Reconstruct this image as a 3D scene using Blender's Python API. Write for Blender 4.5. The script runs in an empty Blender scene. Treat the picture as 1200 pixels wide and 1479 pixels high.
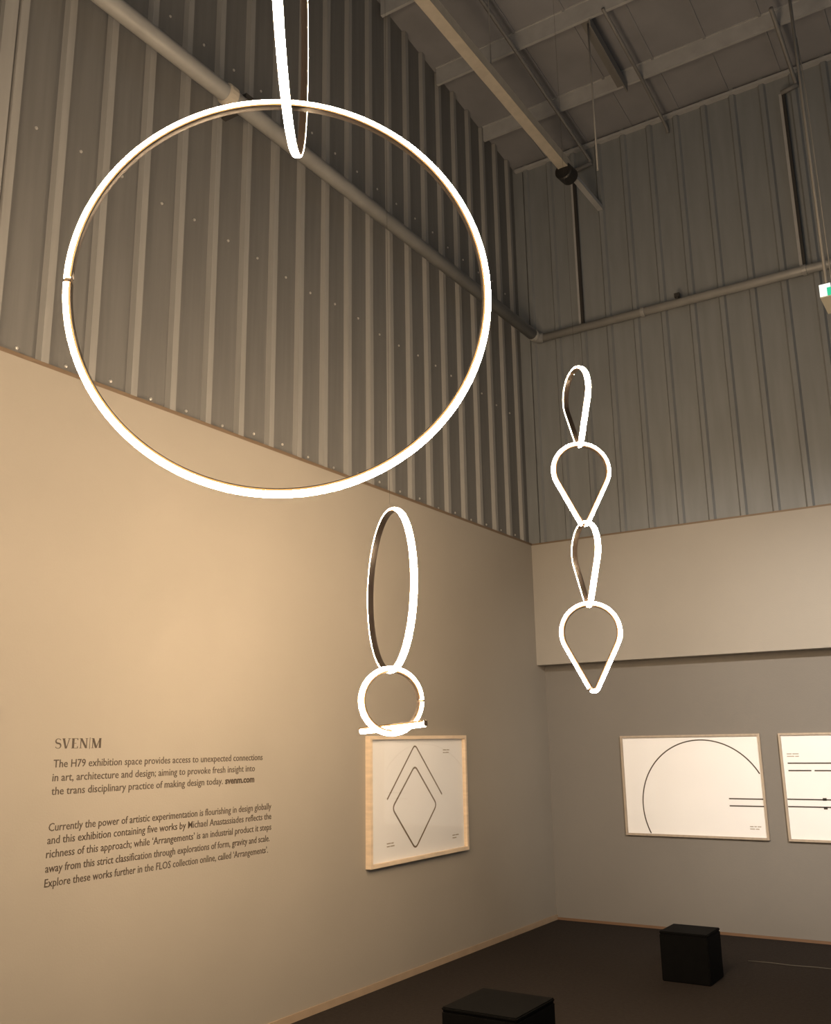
import bpy, bmesh, math, random
from mathutils import Vector, Matrix

PI = math.pi
SC = bpy.context.scene
COL = SC.collection
random.seed(7)

# ------------------------------------------------------------------ camera
F_PX, YAW, PITCH, ROLL = 1363.478, 0.5673256, 0.2389338, -0.0159622
CAM = Vector((4.0777818, -8.5872455, 1.65))
cd = bpy.data.cameras.new('camera')
cam = bpy.data.objects.new('camera', cd)
COL.objects.link(cam)
fwd = Vector((-math.sin(YAW) * math.cos(PITCH), math.cos(YAW) * math.cos(PITCH), math.sin(PITCH)))
r0 = Vector((math.cos(YAW), math.sin(YAW), 0))
u0 = r0.cross(fwd)
rt = math.cos(ROLL) * r0 + math.sin(ROLL) * u0
up = -math.sin(ROLL) * r0 + math.cos(ROLL) * u0
bk = -fwd
cam.matrix_world = Matrix(((rt.x, up.x, bk.x, CAM.x), (rt.y, up.y, bk.y, CAM.y), (rt.z, up.z, bk.z, CAM.z), (0, 0, 0, 1)))
cd.sensor_fit = 'HORIZONTAL'
cd.sensor_width = 36.0
cd.lens = 36.0 * F_PX / 1200.0
cd.clip_start = 0.05
cd.clip_end = 100
SC.camera = cam

# ------------------------------------------------------------------ world, exposure
w = bpy.data.worlds.new('world')
SC.world = w
w.use_nodes = True
w.node_tree.nodes['Background'].inputs['Color'].default_value = (0.86, 0.95, 1.0, 1)
w.node_tree.nodes['Background'].inputs['Strength'].default_value = 0.15
SC.view_settings.view_transform = 'Standard'
SC.view_settings.look = 'None'
SC.view_settings.exposure = 0.0
SC.view_settings.gamma = 1.0
SC.view_settings.use_curve_mapping = False
SC.cycles.use_denoising = True

TUBE = 226.0          # radiance of the light tubes

# ------------------------------------------------------------------ materials
def mat(name, color, rough=0.6, metal=0.0, noise=0.0, nscale=6.0, stretch=(1, 1, 1), bump=0.0, bscale=60.0, spec=0.5):
    m = bpy.data.materials.new(name)
    m.use_nodes = True
    nt = m.node_tree
    b = nt.nodes['Principled BSDF']
    b.inputs['Roughness'].default_value = rough
    b.inputs['Metallic'].default_value = metal
    b.inputs['Specular IOR Level'].default_value = spec
    b.inputs['Base Color'].default_value = (*color, 1)
    if noise or bump:
        tc = nt.nodes.new('ShaderNodeTexCoord')
        mp = nt.nodes.new('ShaderNodeMapping')
        mp.inputs['Scale'].default_value = stretch
        nt.links.new(tc.outputs['Object'], mp.inputs['Vector'])
    if noise:
        n = nt.nodes.new('ShaderNodeTexNoise')
        n.inputs['Scale'].default_value = nscale
        n.inputs['Detail'].default_value = 4
        nt.links.new(mp.outputs['Vector'], n.inputs['Vector'])
        r = nt.nodes.new('ShaderNodeValToRGB')
        r.color_ramp.elements[0].position = 0.3
        r.color_ramp.elements[1].position = 0.7
        r.color_ramp.elements[0].color = (*[c * (1 - noise) for c in color], 1)
        r.color_ramp.elements[1].color = (*[c * (1 + noise) for c in color], 1)
        nt.links.new(n.outputs['Fac'], r.inputs['Fac'])
        nt.links.new(r.outputs['Color'], b.inputs['Base Color'])
    if bump:
        n2 = nt.nodes.new('ShaderNodeTexNoise')
        n2.inputs['Scale'].default_value = bscale
        n2.inputs['Detail'].default_value = 5
        nt.links.new(mp.outputs['Vector'], n2.inputs['Vector'])
        bn = nt.nodes.new('ShaderNodeBump')
        bn.inputs['Strength'].default_value = bump
        bn.inputs['Distance'].default_value = 0.01
        nt.links.new(n2.outputs['Fac'], bn.inputs['Height'])
        nt.links.new(bn.outputs['Normal'], b.inputs['Normal'])
    return m

def emit(name, color, strength):
    m = bpy.data.materials.new(name)
    m.use_nodes = True
    nt = m.node_tree
    nt.nodes.clear()
    e = nt.nodes.new('ShaderNodeEmission')
    e.inputs['Color'].default_value = (*color, 1)
    e.inputs['Strength'].default_value = strength
    o = nt.nodes.new('ShaderNodeOutputMaterial')
    nt.links.new(e.outputs[0], o.inputs['Surface'])
    return m

def glass_mat():
    m = bpy.data.materials.new('picture_glass')
    m.use_nodes = True
    nt = m.node_tree
    nt.nodes.clear()
    t = nt.nodes.new('ShaderNodeBsdfTransparent')
    g = nt.nodes.new('ShaderNodeBsdfGlossy')
    g.inputs['Roughness'].default_value = 0.02
    f = nt.nodes.new('ShaderNodeFresnel')
    f.inputs['IOR'].default_value = 1.5
    mx = nt.nodes.new('ShaderNodeMixShader')
    o = nt.nodes.new('ShaderNodeOutputMaterial')
    gm = nt.nodes.new('ShaderNodeNewGeometry')
    inv = nt.nodes.new('ShaderNodeMath')          # reflect on the outer face only, the inner one just lets through
    inv.operation = 'SUBTRACT'
    inv.inputs[0].default_value = 1.0
    nt.links.new(gm.outputs['Backfacing'], inv.inputs[1])
    mul = nt.nodes.new('ShaderNodeMath')
    mul.operation = 'MULTIPLY'
    nt.links.new(f.outputs[0], mul.inputs[0])
    nt.links.new(inv.outputs[0], mul.inputs[1])
    nt.links.new(mul.outputs[0], mx.inputs[0])
    nt.links.new(t.outputs[0], mx.inputs[1])
    nt.links.new(g.outputs[0], mx.inputs[2])
    nt.links.new(mx.outputs[0], o.inputs['Surface'])
    return m

M = {
    'plaster': mat('warm_painted_plaster', (0.335, 0.305, 0.265), 0.8, noise=0.03, nscale=1.3, bump=0.06, bscale=90, spec=0.25),
    'bulk': mat('bulkhead_paint', (0.34, 0.315, 0.28), 0.8, noise=0.03, nscale=1.3, bump=0.06, bscale=90, spec=0.25),
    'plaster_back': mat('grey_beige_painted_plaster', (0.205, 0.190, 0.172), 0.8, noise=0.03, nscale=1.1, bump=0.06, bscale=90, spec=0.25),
    'clad': mat('grey_painted_sheet_steel', (0.15, 0.148, 0.144), 0.5, noise=0.08, nscale=3.0, stretch=(8, 8, 0.4), bump=0.04, bscale=30, spec=0.4),
    'rib': mat('pale_grey_painted_rib', (0.265, 0.26, 0.252), 0.5, noise=0.06, nscale=3.0, stretch=(8, 8, 0.4), spec=0.4),
    'clad_back': mat('grey_painted_sheet_steel_back', (0.205, 0.215, 0.222), 0.5, noise=0.07, nscale=2.5, stretch=(5, 5, 0.6), bump=0.03, bscale=30, spec=0.4),
    'roof': mat('dark_roof_sheet', (0.235, 0.235, 0.25), 0.7, noise=0.1, nscale=2.0, spec=0.2),
    'steel': mat('grey_painted_steel', (0.36, 0.36, 0.365), 0.5, noise=0.08, nscale=8.0, spec=0.4),
    'beam': mat('pale_painted_steel', (0.42, 0.38, 0.32), 0.5, noise=0.08, nscale=12.0, spec=0.4),
    'pipe': mat('grey_painted_pipe', (0.25, 0.248, 0.242), 0.42, noise=0.1, nscale=5.0),
    'rod': mat('dull_grey_steel', (0.17, 0.165, 0.16), 0.5),
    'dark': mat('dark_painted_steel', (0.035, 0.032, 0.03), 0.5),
    'floor': mat('dark_brown_carpet', (0.032, 0.026, 0.023), 0.95, noise=0.15, nscale=40, bump=0.3, bscale=300, spec=0.1),
    'skirting': mat('tan_skirting', (0.36, 0.27, 0.19), 0.6, noise=0.06, nscale=9),
    'skirting_back': mat('brown_skirting', (0.16, 0.09, 0.05), 0.6),
    'flash': mat('brown_flashing', (0.17, 0.12, 0.08), 0.5),
    'stool': mat('black_stool_finish', (0.0025, 0.0025, 0.0025), 0.8, noise=0.2, nscale=20, spec=0.08),
    'black': mat('matt_black', (0.012, 0.011, 0.010), 0.5),
    'channel': mat('dark_aluminium_profile', (0.035, 0.026, 0.02), 0.38, metal=0.4),
    'bronze': mat('brown_joint_metal', (0.13, 0.09, 0.06), 0.4, metal=0.6),
    'cable': mat('black_cable', (0.02, 0.018, 0.016), 0.6),
    'cable_grey': mat('grey_cable', (0.075, 0.065, 0.055), 0.7),
    'wire': mat('steel_wire', (0.26, 0.25, 0.235), 0.5, metal=0.1),
    'screw': mat('bright_screw_head', (0.75, 0.72, 0.68), 0.3, metal=0.7),
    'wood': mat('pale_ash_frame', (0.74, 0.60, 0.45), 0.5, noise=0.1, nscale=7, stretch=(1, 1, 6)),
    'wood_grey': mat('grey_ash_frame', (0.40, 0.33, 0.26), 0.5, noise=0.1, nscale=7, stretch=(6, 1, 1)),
    'paper': mat('white_paper', (0.90, 0.90, 0.91), 0.85, noise=0.01, nscale=3, spec=0.2),
    'ink': mat('dark_ink', (0.06, 0.047, 0.035), 0.8),
    'ink_soft': mat('brown_ink', (0.17, 0.125, 0.08), 0.8),
    'caption': mat('grey_print', (0.42, 0.37, 0.31), 0.8),
    'vinyl': mat('dark_brown_vinyl', (0.055, 0.038, 0.025), 0.6),
    'vinyl_soft': mat('brown_vinyl', (0.16, 0.105, 0.06), 0.6),
    'glass': glass_mat(),
    'beige': mat('cream_plastic', (0.62, 0.58, 0.47), 0.5),
    'tube': emit('glowing_diffuser', (1.0, 0.73, 0.46), TUBE),
    'tube_halo_edge': emit('diffuser_halo_edge', (1.0, 0.50, 0.17), 1.25),  # weak amber rim, coloured to suggest the warm halo around the tubes
    'sign_white': emit('lit_sign_white', (0.93, 1.0, 0.97), 1.3),
    'sign_green': emit('lit_sign_green', (0.06, 0.72, 0.36), 0.9),
}

# ------------------------------------------------------------------ helpers
def obj(name, verts, faces, m, parent=None, smooth=False, mats=None, fm=None):
    me = bpy.data.meshes.new(name)
    me.from_pydata([tuple(v) for v in verts], [], faces)
    bm = bmesh.new()
    bm.from_mesh(me)
    if fm is not None:
        for f, i in zip(bm.faces, fm):
            f.material_index = i
    bmesh.ops.recalc_face_normals(bm, faces=bm.faces)
    bm.to_mesh(me)
    bm.free()
    for mm in (mats or [m]):
        me.materials.append(mm)
    if smooth:
        for p in me.polygons:
            p.use_smooth = True
    return link(name, me, parent)

def link(name, me, parent=None):
    o = bpy.data.objects.new(name, me)
    COL.objects.link(o)
    if parent is not None:
        o.parent = parent
    return o

def empty(name, loc=(0, 0, 0)):
    o = bpy.data.objects.new(name, None)
    o.empty_display_size = 0.1
    COL.objects.link(o)
    o.location = loc
    return o

def thing(o, label, cat, group=None):
    o['label'] = label
    o['category'] = cat
    if group:
        o['group'] = group
    return o

def struct(o):
    o['kind'] = 'structure'
    return o

def box_vf(a, b):
    x0, y0, z0 = a
    x1, y1, z1 = b
    v = [(x0, y0, z0), (x1, y0, z0), (x1, y1, z0), (x0, y1, z0), (x0, y0, z1), (x1, y0, z1), (x1, y1, z1), (x0, y1, z1)]
    f = [(0, 3, 2, 1), (4, 5, 6, 7), (0, 1, 5, 4), (1, 2, 6, 5), (2, 3, 7, 6), (3, 0, 4, 7)]
    return v, f

def join(*vfs):
    V, Fc = [], []
    for v, f in vfs:
        n = len(V)
        V += list(v)
        Fc += [tuple(i + n for i in q) for q in f]
    return V, Fc

def box(name, a, b, m, parent=None, bevel=0.0):
    v, f = box_vf(a, b)
    o = obj(name, v, f, m, parent)
    if bevel:
        bm = bmesh.new()
        bm.from_mesh(o.data)
        bmesh.ops.bevel(bm, geom=bm.edges[:] , offset=bevel, segments=2, affect='EDGES')
        bm.to_mesh(o.data)
        bm.free()
    return o

def tube_vf(pts, r, n=10, caps=True):
    pts = [Vector(p) for p in pts]
    rs = r if isinstance(r, (list, tuple)) else [r] * len(pts)
    V, Fc = [], []
    t0 = (pts[1] - pts[0]).normalized()
    ref = Vector((0, 0, 1)) if abs(t0.z) < 0.9 else Vector((1, 0, 0))
    nrm = (ref - t0 * ref.dot(t0)).normalized()
    for i, p in enumerate(pts):
        if i == 0:
            t = t0
        elif i == len(pts) - 1:
            t = (pts[i] - pts[i - 1]).normalized()
        else:
            t = ((pts[i + 1] - p).normalized() + (p - pts[i - 1]).normalized()).normalized()
        nrm = (nrm - t * nrm.dot(t)).normalized()
        b = t.cross(nrm)
        for k in range(n):
            a = 2 * PI * k / n
            V.append(p + (nrm * math.cos(a) + b * math.sin(a)) * rs[i])
    for i in range(len(pts) - 1):
        for k in range(n):
            a, c = i * n + k, i * n + (k + 1) % n
            Fc.append((a, c, c + n, a + n))
    if caps:
        Fc.append(tuple(range(n))[::-1])
        Fc.append(tuple(range((len(pts) - 1) * n, len(pts) * n)))
    return V, Fc

def tube(name, pts, r, m, parent=None, n=10):
    v, f = tube_vf(pts, r, n)
    return obj(name, v, f, m, parent, smooth=True)

def prism_vf(poly, axis, a, b):
    """poly of 2D points extruded along axis 'x','y' or 'z' from a to b"""
    def put(p, t):
        return {'x': (t, p[0], p[1]), 'y': (p[0], t, p[1]), 'z': (p[0], p[1], t)}[axis]
    n = len(poly)
    V = [put(p, a) for p in poly] + [put(p, b) for p in poly]
    Fc = [tuple(range(n))[::-1], tuple(range(n, 2 * n))]
    Fc += [(i, (i + 1) % n, (i + 1) % n + n, i + n) for i in range(n)]
    return V, Fc

def roof_z(y):
    return 7.94 - 0.1 * y

ZT, ZB, DB = 3.5754, 2.3678, 0.184     # drywall top, bulkhead underside, recess of the lower back wall
YN, XR = -10.2, 6.0                    # how far the hall is built

# ------------------------------------------------------------------ room shell
struct(box('floor', (-0.12, YN, -0.1), (XR, DB + 0.1, 0.0), M['floor']))
struct(box('wall_left', (-0.12, YN, 0.0), (0.0, DB, ZT), M['plaster']))
struct(box('wall_back', (-0.12, DB, 0.0), (XR, DB + 0.1, ZB + 0.02), M['plaster_back']))
struct(box('wall_bulkhead', (0.0, 0.0, ZB), (XR, DB + 0.1, ZT), M['bulk']))
struct(box('baseboard_left', (0.0, YN, 0.0), (0.012, DB, 0.045), M['skirting']))
struct(box('baseboard_back', (0.012, DB - 0.008, 0.0), (XR, DB, 0.022), M['skirting_back']))
struct(box('trim_1', (-0.05, YN, ZT), (-0.002, 0.03, ZT + 0.024), M['flash']))
struct(box('trim_2', (0.0, 0.012, ZT), (XR, 0.05, ZT + 0.02), M['flash']))

# roof with a slight rise towards the viewer
v, f = prism_vf([(0.25, roof_z(0.25)), (YN, roof_z(YN)), (YN, roof_z(YN) + 0.08), (0.25, roof_z(0.25) + 0.08)], 'x', -0.2, XR)
ceiling = struct(obj('ceiling', v, f, M['roof']))
# standing seams of the roof sheets
for k in range(12):
    x = 0.35 + 0.5 * k
    v, f = prism_vf([(0.2, roof_z(0.2) + 0.002), (YN, roof_z(YN) + 0.002), (YN, roof_z(YN) - 0.012), (0.2, roof_z(0.2) - 0.012)], 'x', x, x + 0.025)
    obj('roof_seam', v, f, M['roof'], ceiling)

# ribbed cladding sheets: one rib and one pan per sheet
def sheet_profile(w_pan, proud, base_w, crown_w, back):
    """(along, out) points of one sheet; the rib sits at along = 0"""
    return [(-base_w / 2, 0), (-crown_w / 2, proud), (crown_w / 2, proud), (base_w / 2, 0),
            (w_pan - base_w / 2, 0), (w_pan - base_w / 2, back), (-base_w / 2, back)]

screw_v, screw_f = tube_vf([(0, 0, 0), (0.006, 0, 0), (0.008, 0, 0)], [0.010, 0.009, 0.004], 8)
screw_me = None
PITCH_L = 0.2955
clad_left = struct(empty('wall_left_cladding', (-0.04, -3.0, ZT)))
for k in range(-15, 20):
    y = -5.7495 + PITCH_L * k
    wpan = PITCH_L if k < 19 else 0.20
    pts = sheet_profile(PITCH_L, 0.036, 0.068, 0.046, -0.04)
    if k == 19:
        pts = [(min(a, 0.19), b) for a, b in pts]
    top = min(roof_z(y + PITCH_L), roof_z(y)) + 0.02
    v, f = prism_vf([(b - 0.041, a + y) for a, b in pts], 'z', ZT + 0.002, top)
    nf = len(pts)
    o = obj('cladding_panel', [Vector(q) - clad_left.location for q in v], f, None, clad_left,
            mats=[M['clad'], M['rib']], fm=[0, 0] + [1 if i in (0, 1, 2) else 0 for i in range(nf)])
    if -6 <= k < 19:
        for z in (3.643, 4.94, 6.276):
            if screw_me is None:
                s = obj('screw', screw_v, screw_f, M['screw'], o)
                screw_me = s.data
            else:
                s = link('screw', screw_me, o)
            s.location = Vector((-0.041, y + PITCH_L / 2 + random.uniform(-0.012, 0.012), z + random.uniform(-0.02, 0.02))) - clad_left.location
post = struct(box('trim_3', (-0.045, -6.165, ZT + 0.03), (-0.004, -6.088, roof_z(-6.165)), M['rib']))

PITCH_B = 0.2850
clad_back = struct(empty('wall_back_cladding', (3.0, 0.05, ZT)))
for k in range(0, 21):
    x = 0.115 + PITCH_B * k
    pts = sheet_profile(PITCH_B, 0.026, 0.075, 0.04, -0.08)
    if k == 0:
        pts = [(a, b) for a, b in pts]
    v, f = prism_vf([(a + x, 0.05 - b) for a, b in pts], 'z', ZT + 0.002, roof_z(0.05) + 0.02)
    obj('cladding_panel', [Vector(q) - clad_back.location for q in v], f, M['clad_back'], clad_back)
v, f = box_vf((-0.09, 0.035, ZT + 0.002), (0.0775, 0.15, roof_z(0.05)))
obj('corner_flashing', [Vector(q) - clad_back.location for q in v], f, M['clad_back'], clad_back)
# eave trim along the top of the back cladding
struct(box('trim_4', (0.0, -0.005, roof_z(0) - 0.075), (XR, 0.05, roof_z(0) - 0.045), M['steel']))

# ------------------------------------------------------------------ roof steel
def purlin(y, h, label):
    zb = roof_z(y) - h
    t = 0.012
    poly = [(y, zb), (y + 0.03, zb), (y + 0.03, zb + t), (y + t, zb + t), (y + t, roof_z(y + t)), (y - 0.012, roof_z(y - 0.012)), (y - 0.012, roof_z(y - 0.012) - t), (y, roof_z(y) - t)]
    v, f = prism_vf(poly, 'x', 0.0, XR)
    return thing(obj('roof_purlin', v, f, M['steel']), label, 'purlin', 'purlins under the roof')

purlin(-0.73, 0.165, 'grey steel roof purlin nearest to the far wall, above the black spotlight')
purlin(-1.68, 0.19, 'grey steel roof purlin, second one out from the far wall')
purlin(-2.64, 0.19, 'grey steel roof purlin, third out from the far wall')
# purlin struts
v, f = join(box_vf((1.50, -1.66, 7.885), (1.59, -0.74, 7.90)), box_vf((1.585, -1.66, 7.80), (1.60, -0.74, 7.90)))
v = [(a, b, c - 0.1 * (b + 1.2)) for a, b, c in v]
thing(obj('purlin_strut', v, f, M['rod']), 'flat grey strut spanning between the two roof purlins nearest the far wall', 'strut')
thing(tube('tie_rod', [(1.738, -1.70, 7.925), (1.745, -0.80, 7.835), (1.742, 0.0, 7.735), (1.741, 0.02, 7.69)], 0.016, M['rod']),
      'thin steel tie rod slanting under the purlins to the top of the far wall', 'rod')

# long beam under the roof that ends in a black spotlight
beam = thing(empty('ceiling_beam', (0.967, -3.0, 7.093)), 'long straight pale steel beam hung under the roof, running to the black spotlight', 'beam')
v, f = box_vf((-0.05, -6.6, -0.05), (0.05, 2.2, 0.05))
obj('beam_tube', v, f, M['beam'], beam)
v, f = box_vf((-0.028, 2.2, -0.024), (0.028, 3.02, 0.024))
o = obj('end_bracket', v, f, M['steel'], beam)
for y in (-2.4, -5.6):
    hy = y + 3.0
    v, f = tube_vf([(0.0, hy, 0.05), (0.0, hy, roof_z(y) - 7.093 + 0.0)], 0.006, 6)
    obj('hanger_wire', v, f, M['wire'], beam)

spot = thing(empty('spotlight', (0.967, -0.86, 7.03)), 'round black spotlight at the end of the long ceiling beam', 'spotlight')
v, f = tube_vf([(0, -0.085, -0.02), (0, -0.08, -0.02), (0, 0.075, 0.0), (0, 0.085, 0.0)], [0.074, 0.086, 0.086, 0.07], 24)
obj('housing', v, f, M['black'], spot, smooth=False)
v, f = tube_vf([(0, -0.089, -0.02), (0, -0.083, -0.02)], [0.05, 0.05], 24)
obj('lens', v, f, M['black'], spot)
v, f = box_vf((-0.02, -0.03, 0.055), (0.02, 0.03, 0.09))
obj('mount', v, f, M['dark'], spot)

def square_bar_vf(pts, r):
    return tube_vf(pts, r * 1.2, 4)

# conduits: along the roof, a jog on the wall, then down to the cross pipe
def conduit(xa, xb, zj, label):
    t = thing(empty('wall_conduit', (xb, 0.0, 5.8)), label, 'conduit', 'conduits from the roof to the cross pipe')
    L = t.location
    run = [(xa, -5.0 if xa < 2 else -0.98, roof_z(-5.0) - 0.29 if xa < 2 else roof_z(-0.98) - 0.2), (xa, -0.03, roof_z(0) - 0.275 if xa < 2 else zj + 0.06), (xa, -0.02, zj + 0.03)]
    v, f = tube_vf([Vector(p) - L for p in run], 0.02, 8)
    obj('roof_run', v, f, M['rod'], t, smooth=True)
    v, f = tube_vf([Vector(p) - L for p in [(xa + 0.015, -0.02, zj + 0.03), (xb - 0.015, -0.02, zj)]], 0.024, 8)
    obj('jog', v, f, M['rod'], t, smooth=True)
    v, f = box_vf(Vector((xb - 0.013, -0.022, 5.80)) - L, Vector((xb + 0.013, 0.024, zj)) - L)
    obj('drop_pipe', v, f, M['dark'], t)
    v, f = box_vf(Vector((xb - 0.04, -0.012, 5.80)) - L, Vector((xb - 0.013, 0.024, zj)) - L)
    obj('cover_strip', v, f, M['steel'], t)
    return t
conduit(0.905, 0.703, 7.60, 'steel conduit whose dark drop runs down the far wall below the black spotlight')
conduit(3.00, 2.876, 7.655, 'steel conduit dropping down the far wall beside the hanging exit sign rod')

# ------------------------------------------------------------------ pipes along the cladding
lp = thing(empty('cladding_pipe', (0.20, -4.0, 5.785)), 'thick grey pipe running along the ribbed left wall behind the big ring', 'pipe')
L = lp.location
v, f = tube_vf([Vector((0.20, -9.6, 5.785)) - L, Vector((0.20, -0.16, 5.785)) - L], 0.058, 16)
obj('pipe_run', v, f, M['pipe'], lp, smooth=True)
v, f = tube_vf([Vector(p) - L for p in ((0.20, -4.74, 5.785), (0.20, -4.73, 5.785), (0.20, -4.67, 5.785), (0.20, -4.66, 5.785))], [0.06, 0.072, 0.072, 0.06], 16)
obj('coupling', v, f, M['beam'], lp, smooth=False)
v, f = join(box_vf(Vector((0.0, -4.56, 5.78)) - L, Vector((0.2, -4.52, 5.86)) - L), box_vf(Vector((0.16, -4.575, 5.83)) - L, Vector((0.24, -4.505, 5.87)) - L))
obj('wall_bracket', v, f, M['dark'], lp)
for y in (-7.5,):
    v, f = box_vf(Vector((0.0, y, 5.765)) - L, Vector((0.16, y + 0.03, 5.80)) - L)
    obj('wall_bracket', v, f, M['steel'], lp)
el = [(0.20, -0.17, 5.785), (0.205, -0.11, 5.78), (0.225, -0.07, 5.775), (0.27, -0.055, 5.77)]
v, f = tube_vf([Vector(p) - L for p in el], [0.064, 0.06, 0.055, 0.05], 14)
obj('elbow', v, f, M['pipe'], lp, smooth=True)

bp = thing(empty('cross_pipe', (2.5, -0.055, 5.768)), 'grey pipe running straight across the ribbed far wall from the corner', 'pipe')
L = bp.location
v, f = tube_vf([Vector((0.275, -0.055, 5.768)) - L, Vector((XR, -0.055, 5.768)) - L], 0.042, 14)
obj('pipe_run', v, f, M['pipe'], bp, smooth=True)
for x in (1.36, 2.88, 4.6):
    v, f = tube_vf([Vector((x - 0.02, -0.055, 5.768)) - L, Vector((x - 0.018, -0.055, 5.768)) - L, Vector((x + 0.018, -0.055, 5.768)) - L, Vector((x + 0.02, -0.055, 5.768)) - L], [0.044, 0.05, 0.05, 0.044], 14)
    obj('coupling', v, f, M['pipe'], bp)
v, f = join(box_vf(Vector((1.69, -0.09, 5.82)) - L, Vector((1.74, -0.05, 5.86)) - L), box_vf(Vector((1.705, -0.08, 5.80)) - L, Vector((1.725, 0.02, 5.825)) - L))
obj('pipe_clip', v, f, M['dark'], bp)

# hanging wire
thing(tube('hanging_wire', [(1.56, -1.62, roof_z(-1.62) - 0.19), (1.562, -1.62, 7.3), (1.56, -1.62, 6.42)], 0.008, M['wire'], n=6),
      'thin steel wire hanging from a roof purlin right of the black spotlight', 'wire')

# ------------------------------------------------------------------ exit sign on its rod
sx, sy = 3.185, -1.2
sign = thing(empty('exit_sign', (sx, sy, 4.99)), 'lit green and white exit sign hanging on a rod at the right picture edge', 'sign')
v, f = tube_vf([(0.0, 0, 0.05), (0.0, 0, roof_z(sy) - 4.99)], 0.013, 8)
obj('hanging_rod', v, f, M['wire'], sign, smooth=True)
v, f = tube_vf([(0.035, 0.02, 0.05), (0.03, 0.02, 1.8), (0.012, 0.004, 2.3)], 0.005, 6)
obj('power_cable', v, f, M['wire'], sign, smooth=True)
v, f = box_vf((-0.055, -0.02, -0.05), (0.03, 0.32, 0.06))
obj('housing', v, f, M['beige'], sign)
v, f = box_vf((-0.053, -0.026, -0.042), (0.028, -0.02, 0.055))
obj('lit_end', v, f, M['sign_white'], sign)
v, f = box_vf((0.0, -0.03, -0.043), (0.032, 0.31, 0.02))
obj('green_panel', v, f, M['sign_green'], sign)

# ------------------------------------------------------------------ light tubes
def resample(P2, N, closed):
    P2 = [Vector((*p, 0)) for p in P2]
    if closed:
        P2 = P2 + [P2[0]]
    cum = [0.0]
    for i in range(1, len(P2)):
        cum.append(cum[-1] + (P2[i] - P2[i - 1]).length)
    L = cum[-1]
    def at(s):
        if closed:
            s = s % L
        s = min(max(s, 0), L)
        lo, hi = 0, len(cum) - 1
        while hi - lo > 1:
            m = (lo + hi) // 2
            if cum[m] <= s:
                lo = m
            else:
                hi = m
        t = (s - cum[lo]) / max(1e-9, cum[hi] - cum[lo])
        return P2[lo].lerp(P2[hi], t)
    return at, L

def sweep(at, L, s0, s1, n, prof, frame, closed):
    """sweep a cross-section (radial, axial) along s0..s1; frame maps (u, v, axial) to 3D"""
    V, Fc = [], []
    m = len(prof)
    e = 0.004
    for i in range(n + 1):
        s = s0 + (s1 - s0) * i / n
        p = at(s)
        d = (at(s + e) - at(s - e)).normalized()
        nx, ny = d.y, -d.x           # outward normal of a counter-clockwise path
        for r, a in prof:
            V.append(frame(p.x + nx * r, p.y + ny * r, a))
    for i in range(n):
        for k in range(m):
            Fc.append((i * m + k, i * m + (k + 1) % m, (i + 1) * m + (k + 1) % m, (i + 1) * m + k))
    Fc.append(tuple(range(m))[::-1])
    Fc.append(tuple(range(n * m, (n + 1) * m)))
    return V, Fc

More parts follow.
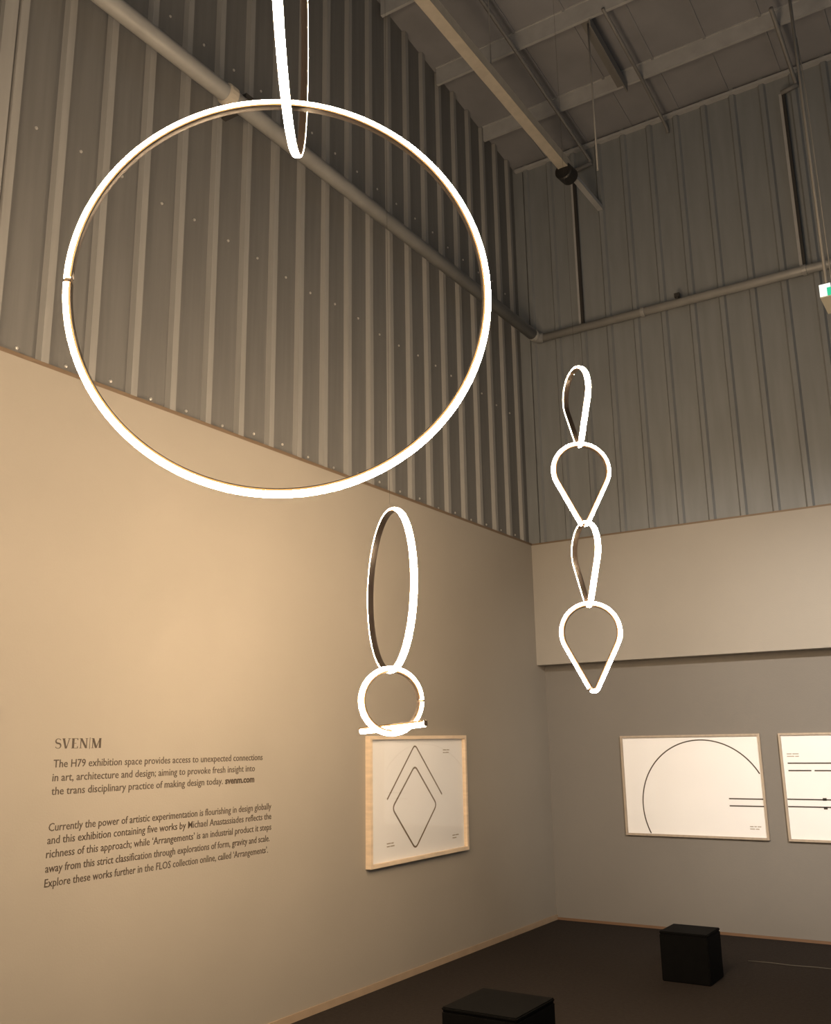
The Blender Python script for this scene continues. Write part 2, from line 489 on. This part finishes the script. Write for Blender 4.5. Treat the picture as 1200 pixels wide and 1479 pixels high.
def light_tube(name, label, cat, group, centre, az, path, kr=1.0, ka=1.0, tilt=0.0, closed=True, joint=0.0, gap=0.011, n=120, cable_to=None, top_uv=None, flip=False):
    t = thing(empty(name, centre), label, cat, group)
    A = Vector((math.cos(az), math.sin(az), 0))
    N = Vector((-math.sin(az), math.cos(az), 0))
    B = Vector((0, 0, 1)) * math.cos(tilt) + N * math.sin(tilt)
    if tilt and not closed:
        A = A * math.cos(tilt) + Vector((0, 0, 1)) * math.sin(tilt)
        B = Vector((0, 0, 1))
    NN = A.cross(B)
    fr = lambda u, v, a: A * u + B * v + NN * a
    at, L = resample(path, n, closed)
    w = 0.0115 * ka
    # the glowing diffuser: rounded on the outer side, flat towards the profile
    dome = [(-0.0100 * kr, -w * 0.80), (-0.0045 * kr, -w * 0.95), (0.002 * kr, -w), (0.008 * kr, -w * 0.85), (0.0115 * kr, -w * 0.5), (0.0125 * kr, 0),
            (0.0115 * kr, w * 0.5), (0.008 * kr, w * 0.85), (0.002 * kr, w), (-0.0045 * kr, w * 0.95), (-0.0100 * kr, w * 0.80)]
    chan = [(-0.0128 * kr, -w * 0.80), (-0.0122 * kr, -w * 0.98), (-0.0099 * kr, -w * 1.0), (-0.0099 * kr, w * 1.0), (-0.0122 * kr, w * 0.98), (-0.0128 * kr, w * 0.80)]
    if closed:
        s0, s1 = joint * L + gap, joint * L + L - gap
    else:
        s0, s1 = gap, L - gap
    V, Fc = sweep(at, L, s0, s1, n, dome, fr, closed)
    m = len(dome)
    fm = []
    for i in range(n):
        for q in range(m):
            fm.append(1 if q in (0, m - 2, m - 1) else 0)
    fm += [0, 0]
    obj('diffuser', V, Fc, None, t, smooth=True, mats=[M['tube'], M['tube_halo_edge']], fm=fm)
    V, Fc = sweep(at, L, s0, s1, n, chan, fr, closed)
    obj('profile', V, Fc, M['channel'], t, smooth=True)
    cap = [(r * 0.86, a * 0.86) for r, a in dome[1:-1]] + [(-0.0105 * kr, w * 0.75), (-0.0105 * kr, -w * 0.75)]
    if closed:
        V, Fc = sweep(at, L, joint * L - gap, joint * L + gap, 4, cap, fr, closed)
        obj('joint', V, Fc, M['bronze'], t)
    else:
        for a, b in ((0.0, gap), (L - gap, L)):
            V, Fc = sweep(at, L, a, b, 1, cap, fr, closed)
            obj('end_cap', V, Fc, M['bronze'], t)
    if cable_to is not None:
        u, vv = top_uv
        p0 = fr(u, vv - 0.004 * kr, 0)
        top = Vector((p0.x, p0.y, cable_to - centre[2]))
        V, Fc = tube_vf([p0, top], 0.0007, 6)
        obj('suspension_cable', V, Fc, M['cable'], t)
        V, Fc = tube_vf([top - Vector((0, 0, 0.03)), top - Vector((0, 0, 0.028)), top], [0.055, 0.06, 0.06], 20)
        obj('canopy', V, Fc, M['black'], t)
    return t

def circle(D, n=180):
    return [(D / 2 * math.cos(2 * PI * i / n), D / 2 * math.sin(2 * PI * i / n)) for i in range(n)]

def drop(r, th=math.radians(27), rho=0.15):
    out = []
    for i in range(91):
        t = -th + (PI + 2 * th) * i / 90
        out.append((math.cos(t), math.sin(t)))
    fc = -1 / math.sin(th) + rho / math.sin(th)
    for i in range(17):
        t = PI + th + (PI - 2 * th) * i / 16
        out.append((rho * math.cos(t), fc + rho * math.sin(t)))
    return [(a * r, b * r) for a, b in out]

# first pendant, nearest: a loop out of the top of the picture and the large ring linked through it
light_tube('loop_light', 'glowing loop seen edge on, leaving the picture top and threaded by the large ring', 'light', None,
           (2.8084, -7.1219, 3.5722), 2.18954, circle(1.0), 0.42, 0.9, joint=0.25, cable_to=roof_z(-7.12), top_uv=(0, 0.5))
light_tube('ring_light', 'largest glowing ring, seen round and almost face on at the upper left', 'light', None,
           (2.69374, -7.0026, 2.71053), 0.64688, circle(1.0), 0.84, 0.8, tilt=-0.0433, joint=178.5 / 360, gap=0.006, n=160, cable_to=roof_z(-7.02), top_uv=(0, 0.5))
# second pendant, in front of the left poster
S2 = 0.75
def nearer(c):
    c = CAM + (Vector(c) - CAM) * S2
    return (c.x, c.y, c.z)
c2 = nearer((0.79013, -3.7344, 2.5787))
light_tube('ring_light', 'tall glowing ring turned edge on like a narrow oval, above the small ring', 'light', None,
           c2, 2.44015, circle(1.01 * S2), 0.7, 1.35, joint=0.31, gap=0.010, cable_to=roof_z(c2[1]), top_uv=(0, 0.505 * S2))
light_tube('ring_light', 'small glowing ring just above the framed diamond drawing', 'light', None,
           nearer((0.79, -3.7344, 1.8959)), 0.93056, circle(0.380 * S2), 1.15, 1.25, joint=0.0, gap=0.005)
light_tube('bar_light', 'short straight glowing bar lying through the bottom of the small ring', 'light', None,
           nearer((0.797, -3.738, 1.7390)), -0.15, [(-0.27 * S2, 0), (0.27 * S2, 0)], 1.2, 1.1, tilt=0.062, closed=False, gap=0.006, n=12)
# third pendant: four linked drops
DR = 0.1850
CX, CY = 1.71654, -2.7827
S3 = 0.82
for i, (z, az, jt, lab) in enumerate((
        (3.9715, 2.4112, 0.23, 'edge on glowing drop loop at the top of the chain of four'),
        (3.4224, 0.58755, 0.76, 'glowing drop outline facing us, second from the top of the chain of four'),
        (2.8735, 2.4033, 0.26, 'edge on glowing drop loop, third from the top of the chain of four'),
        (2.3273, 0.31656, 0.745, 'lowest glowing drop outline in the chain of four drops'))):
    c = CAM + (Vector((CX, CY, z)) - CAM) * S3
    light_tube('drop_light', lab, 'light', 'drop lights linked in a chain', (c.x, c.y, c.z), az, drop(DR * S3),
               (0.7, 1.12)[i % 2], (1.35, 1.2)[i % 2], joint=jt, gap=0.006, n=120, cable_to=roof_z(c.y) if i == 0 else None, top_uv=(0, DR * S3))

# two unseen spotlights added right of the picture to brighten the far wall
def fill_spot(loc, aim, watts, label):
    t = thing(empty('added_fill_spotlight', loc), label, 'spotlight', 'unseen fill spotlights added right of the picture')
    d = (Vector(aim) - Vector(loc)).normalized()
    v, f = tube_vf([-d * 0.24, -d * 0.235, -d * 0.03, Vector((0, 0, 0))], [0.05, 0.07, 0.07, 0.075], 20)
    obj('housing', v, f, M['black'], t)
    v, f = tube_vf([-d * 0.15, Vector((-d.x * 0.15, -d.y * 0.15, roof_z(loc[1]) - loc[2]))], 0.012, 8)
    obj('stem', v, f, M['dark'], t)
    ld = bpy.data.lights.new('fill_spot_bulb', 'SPOT')
    ld.energy = watts
    ld.color = (1.0, 0.92, 0.82)
    ld.spot_size = math.radians(38)
    ld.spot_blend = 1.0
    ld.shadow_soft_size = 0.06
    lo = bpy.data.objects.new('fill_spot_bulb', ld)
    COL.objects.link(lo)
    lo.parent = t
    lo.location = d * 0.03
    lo.rotation_euler = d.to_track_quat('-Z', 'Y').to_euler()
fill_spot((5.3, -6.6, 4.4), (1.95, 0.1, 1.75), 1200, 'unseen fill spotlight added right of the picture, the left one of two')
fill_spot((5.7, -6.4, 4.4), (3.6, 0.1, 1.75), 1080, 'unseen fill spotlight added right of the picture, the right one of two')
# a further pendant of the show, added out of view to brighten the left
light_tube('ring_light', 'unseen glowing ring pendant added out of the picture to the left', 'light', None,
           (1.45, -8.1, 3.2), 0.5, circle(1.0), 1.6, 1.6, joint=0.25, cable_to=roof_z(-8.1), top_uv=(0, 0.5))

# ------------------------------------------------------------------ pictures
def ribbon_vf(pts, hw, th):
    """flat raised line in 2D (p, q) -> list of quads with a small thickness"""
    P = [Vector((*p, 0)) for p in pts]
    V, Fc = [], []
    for i, p in enumerate(P):
        a = P[max(i - 1, 0)]
        b = P[min(i + 1, len(P) - 1)]
        d = (b - a).normalized()
        n = Vector((-d.y, d.x, 0))
        V += [(p + n * hw).to_tuple(), (p - n * hw).to_tuple()]
    V = [(x, y, 0.0) for x, y, z in V] + [(x, y, th) for x, y, z in V]
    n = len(P) * 2
    for i in range(len(P) - 1):
        a, b, c, d = 2 * i, 2 * i + 1, 2 * i + 3, 2 * i + 2
        Fc += [(a, b, c, d), (a + n, d + n, c + n, b + n), (a, d, d + n, a + n), (b, b + n, c + n, c)]
    Fc += [(0, n, n + 1, 1), (n - 2, n - 1, 2 * n - 1, 2 * n - 2)]
    return V, Fc

def round_corner(pts, r, closed):
    out = []
    n = len(pts)
    for i, p in enumerate(pts):
        if not closed and i in (0, n - 1):
            out.append(p)
            continue
        p = Vector(p)
        a = (Vector(pts[i - 1]) - p).normalized()
        b = (Vector(pts[(i + 1) % n]) - p).normalized()
        for k in range(7):
            t = k / 6
            q = (p + a * r) * (1 - t) ** 2 + p * 2 * t * (1 - t) + (p + b * r) * t ** 2
            out.append((q.x, q.y))
    if closed:
        out.append(out[0])
        out.append(out[1])
    return out

def picture(name, label, width, height, loc, rotz, lines, captions, wood, fw=0.02, fd=0.035, hw=0.0055):
    """local axes: x right, z up, -y towards the room"""
    t = thing(empty(name, loc), label, 'picture')
    t.rotation_euler = (0, 0, rotz)
    W2, H2 = width / 2, height / 2
    out = [(-W2, -H2), (W2, -H2), (W2, H2), (-W2, H2)]
    inn = [(-W2 + fw, -H2 + fw), (W2 - fw, -H2 + fw), (W2 - fw, H2 - fw), (-W2 + fw, H2 - fw)]
    for i in range(4):                       # four mitred rails
        j = (i + 1) % 4
        poly = [out[i], out[j], inn[j], inn[i]]
        v, f = prism_vf(poly, 'y', -fd, 0.0)
        obj('frame_rail', v, f, wood, t)
    v, f = box_vf((-W2 + fw, -0.014, -H2 + fw), (W2 - fw, -0.004, H2 - fw))
    obj('print_sheet', v, f, M['paper'], t)
    v, f = box_vf((-W2 + fw, -0.026, -H2 + fw), (W2 - fw, -0.023, H2 - fw))
    obj('glass_pane', v, f, M['glass'], t)
    for pts, hwi, m in lines:
        v, f = ribbon_vf(pts, hwi, 0.0008)
        obj('drawn_line', [(x, -0.0142 - z, y) for x, y, z in v], f, m, t)
    for (x, z, ws) in captions:              # lines of print too small to read
        vf = []
        for r_, ww in enumerate(ws):
            xx = x
            for wd in ww:
                vf.append(box_vf((xx, -0.0150, z - 0.02 * r_), (xx + wd, -0.0141, z - 0.02 * r_ + 0.008)))
                xx += wd + 0.007
        v, f = join(*vf)
        obj('small_print', v, f, M['caption'], t)
    return t

# diamond drawing on the left wall: local x = world y
yc, zc = -2.215, 1.245
D2 = lambda pts: [(y - yc, z - zc) for y, z in pts]
chev = round_corner(D2([(-2.657, 1.245), (-2.273, 1.632), (-1.886, 1.243)]), 0.04, False)
dia = round_corner(D2([(-2.277, 1.475), (-1.968, 1.17), (-2.285, 0.868), (-2.592, 1.18)]), 0.045, True)
picture('framed_drawing', 'pale wood framed line drawing of a diamond on the left wall, below the small ring', 1.385, 0.905, (0.0, yc, zc), PI / 2,
        [(chev, 0.0062, M['ink_soft']), (dia, 0.0068, M['ink_soft'])],
        [(0.36, 0.335, [(0.05, 0.04), (0.03, 0.05)]), (-0.45, -0.31, [(0.05, 0.03), (0.04, 0.05)]), (0.48, -0.33, [(0.04, 0.05), (0.06,)])], M['wood'], fw=0.026, fd=0.045)

# two prints on the recessed far wall
def arc_pts():
    cx, cz, r = 1.497, 1.060, 0.568
    pts = []
    for i in range(61):
        a = math.radians(206 - (206 - 29) * i / 60)
        pts.append((cx + r * math.cos(a), cz + r * math.sin(a)))
    return pts
xc, zc = 1.39, 1.232
E2 = lambda pts: [(x - xc, z - zc) for x, z in pts]
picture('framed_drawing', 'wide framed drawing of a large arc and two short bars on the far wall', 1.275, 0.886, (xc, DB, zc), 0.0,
        [(E2(arc_pts()), 0.0054, M['ink']), (E2([(1.712, 1.124), (2.004, 1.124)]), 0.0054, M['ink']), (E2([(1.712, 1.064), (2.004, 1.064)]), 0.0054, M['ink'])],
        [(0.48, -0.34, [(0.03, 0.02, 0.03), (0.04, 0.03)])], M['wood_grey'], fw=0.018)
xc = 2.82
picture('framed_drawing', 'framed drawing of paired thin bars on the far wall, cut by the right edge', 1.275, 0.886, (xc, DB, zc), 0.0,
        [(E2([(2.235, 1.424), (3.40, 1.424)]), 0.0054, M['ink']), (E2([(2.235, 1.363), (2.42, 1.363)]), 0.0054, M['ink']), (E2([(2.445, 1.363), (3.40, 1.363)]), 0.0054, M['ink']),
         (E2([(2.202, 1.128), (3.40, 1.128)]), 0.0054, M['ink']), (E2([(2.202, 1.068), (3.40, 1.068)]), 0.0054, M['ink']),
         (E2([(2.485, 1.131), (2.515, 1.131)]), 0.011, M['ink']), (E2([(2.485, 1.062), (2.515, 1.062)]), 0.011, M['ink'])],
        [(-0.585, 0.265, [(0.04, 0.05), (0.06, 0.03)])], M['wood_grey'], fw=0.018)

# ------------------------------------------------------------------ writing on the left wall
letter = thing(empty('wall_lettering', (0.0, -5.524, 1.0)), 'dark vinyl exhibition text with a heading, on the left wall', 'lettering')
letter.rotation_euler = (0, 0, PI / 2)
LINES = [
    (-5.522, -4.002, 1.556, 'The H79 exhibition space provides access to unexpected connections'),
    (-5.522, -4.070, 1.491, 'in art, architecture and design; aiming to provoke fresh insight into'),
    (-5.522, -4.345, 1.427, 'the trans disciplinary practice of making design today.'),
    (-5.523, -3.912, 1.259, 'Currently the power of artistic experimentation is flourishing in design globally'),
    (-5.525, -3.910, 1.200, 'and this exhibition containing five works by Michael Anastassiades reflects the'),
    (-5.526, -3.908, 1.137, 'richness of this approach; while \u2018Arrangements\u2019 is an industrial product it steps'),
    (-5.525, -3.922, 1.071, 'away from this strict classification through explorations of form, gravity and scale.'),
    (-5.524, -3.935, 1.005, 'Explore these works further in the FLOS collection online, called \u2018Arrangements\u2019.'),
    (-4.325, -4.073, 1.427, 'svenm.com'),
]
def text_mesh(body, bold, size):
    c = bpy.data.curves.new('text', 'FONT')
    c.body = body
    c.size = size
    c.extrude = 0.0006
    c.offset = bold
    c.resolution_u = 2
    tmp = bpy.data.objects.new('tmp', c)
    COL.objects.link(tmp)
    dg = bpy.context.evaluated_depsgraph_get()
    me = bpy.data.meshes.new_from_object(tmp.evaluated_get(dg))
    bpy.data.objects.remove(tmp)
    xs = [v.co.x for v in me.vertices]
    return me, min(xs), max(xs)

def text_line(body, y0, y1, z, m, bold=0.0, size=0.054):
    words = body.split(' ')
    me, x0, x1 = text_mesh(body, bold, size)
    s = (y1 - y0) / (x1 - x0)
    for i, wd in enumerate(words):
        _, _, end = text_mesh(' '.join(words[:i + 1]), bold, size)
        me, a, b = text_mesh(wd, bold, size)
        for v in me.vertices:
            v.co = Vector(((v.co.x - b + end - x0) * s + (y0 + 5.524), -0.0008 - v.co.z, v.co.y + (z - 1.0)))
        me.materials.clear()
        me.materials.append(m)
        me.name = 'word'
        link('word', me, letter)
for i, (y0, y1, z, body) in enumerate(LINES):
    text_line(body, y0, y1, z, M['vinyl'], bold=0.0016 if i == 8 else 0.0002)

# the heading: serif capitals with thick and thin strokes, one mesh per letter
def stroke_vf(p, q, w0, w1=None):
    w1 = w0 if w1 is None else w1
    p, q = Vector((*p, 0)), Vector((*q, 0))
    poly = [(p.x - w0 / 2, p.y), (p.x + w0 / 2, p.y), (q.x + w1 / 2, q.y), (q.x - w1 / 2, q.y)]
    return prism_vf([(a, b) for a, b in poly], 'y', -0.0012, -0.0002)
def bar_vf(x0, x1, z, h=0.06):
    return prism_vf([(x0, z), (x1, z), (x1, z + h), (x0, z + h)], 'y', -0.0012, -0.0002)
def s_vf():
    pts, wd = [], []
    for i in range(25):
        t = i / 24
        if t < 0.5:
            a = math.radians(20 + 250 * (t / 0.5))
            pts.append((0.27 + 0.22 * math.cos(a), 0.74 + 0.23 * math.sin(a)))
        else:
            a = math.radians(90 - 250 * ((t - 0.5) / 0.5))
            pts.append((0.27 + 0.24 * math.cos(a), 0.27 + 0.245 * math.sin(a)))
        wd.append(0.025 + 0.055 * math.exp(-((t - 0.5) / 0.2) ** 2))
    vf = []
    for i in range(24):
        a, b = Vector((*pts[i], 0)), Vector((*pts[i + 1], 0))
        d = (b - a).normalized()
        n = Vector((-d.y, d.x, 0))
        q = [a + n * wd[i], b + n * wd[i + 1], b - n * wd[i + 1], a - n * wd[i]]
        vf.append(prism_vf([(x.x, x.y) for x in q], 'y', -0.0012, -0.0002))
    return join(*vf)
T, TH = 0.19, 0.06
HEAD = [
    (0.62, s_vf()),
    (0.86, join(stroke_vf((0.36, 0), (0.12, 1), T * 0.8, T), stroke_vf((0.40, 0), (0.64, 1), TH, TH), bar_vf(0.0, 0.28, 0.96, 0.04), bar_vf(0.52, 0.76, 0.96, 0.04))),
    (0.72, join(stroke_vf((0.14, 0), (0.14, 1), T), bar_vf(0.0, 0.56, 0.0, 0.045), bar_vf(0.0, 0.55, 0.955, 0.045), bar_vf(0.14, 0.42, 0.49, 0.045), stroke_vf((0.55, 0), (0.55, 0.2), TH), stroke_vf((0.54, 0.82), (0.54, 1), TH))),
    (0.92, join(stroke_vf((0.12, 0), (0.12, 1), TH), stroke_vf((0.64, 0), (0.14, 1), T), stroke_vf((0.66, 0), (0.66, 1), TH), bar_vf(0.0, 0.24, 0.0, 0.04), bar_vf(0.54, 0.78, 0.96, 0.04), bar_vf(0.0, 0.14, 0.96, 0.04))),
    (0.20, stroke_vf((0.04, -0.08), (0.04, 1.08), 0.035)),
    (1.0, join(stroke_vf((0.12, 0), (0.12, 1), TH), stroke_vf((0.46, 0), (0.14, 1), T), stroke_vf((0.46, 0), (0.80, 1), TH), stroke_vf((0.82, 0), (0.82, 1), T), bar_vf(0.0, 0.24, 0.0, 0.04), bar_vf(0.70, 0.94, 0.0, 0.04), bar_vf(0.0, 0.16, 0.96, 0.04), bar_vf(0.80, 0.94, 0.96, 0.04))),
]
hs = 0.049
wtot = sum(a for a, _ in HEAD)
sxx = 0.283 / wtot
x = 0.003
for adv, (v, f) in HEAD:
    obj('heading_letter', [(x + a * sxx, b, 0.6455 - 0.0 + c * hs) for a, b, c in v], f, M['vinyl'], letter)
    x += adv * sxx

# ------------------------------------------------------------------ stools and the cable on the floor
def cube_stool(a, b, label):
    c = ((a[0] + b[0]) / 2, (a[1] + b[1]) / 2, 0.0)
    t = thing(empty('cube_stool', c), label, 'stool', 'black cube stools')
    hx, hy, h = (b[0] - a[0]) / 2, (b[1] - a[1]) / 2, b[2]
    o = box('body', (-hx, -hy, 0.0), (hx, hy, h - 0.018), M['stool'], t, bevel=0.006)
    o = box('seat', (-hx, -hy, h - 0.017), (hx, hy, h), M['stool'], t, bevel=0.005)
    return t
cube_stool((1.622, -1.618, 0), (1.962, -1.30, 0.325), 'black cube stool standing near the far wall, whole in view')
cube_stool((1.455, -4.31, 0), (1.862, -3.89, 0.40), 'nearer black cube stool, cut off by the bottom picture edge')
pts = [(1.99, -0.735, 0.004), (2.15, -0.72, 0.004), (2.3, -0.735, 0.004), (2.475, -0.71, 0.004), (2.8, -0.72, 0.004)]
thing(tube('floor_cable', pts, 0.004, M['cable_grey'], n=6), 'thin grey cable lying on the dark floor right of the far stool', 'cable')
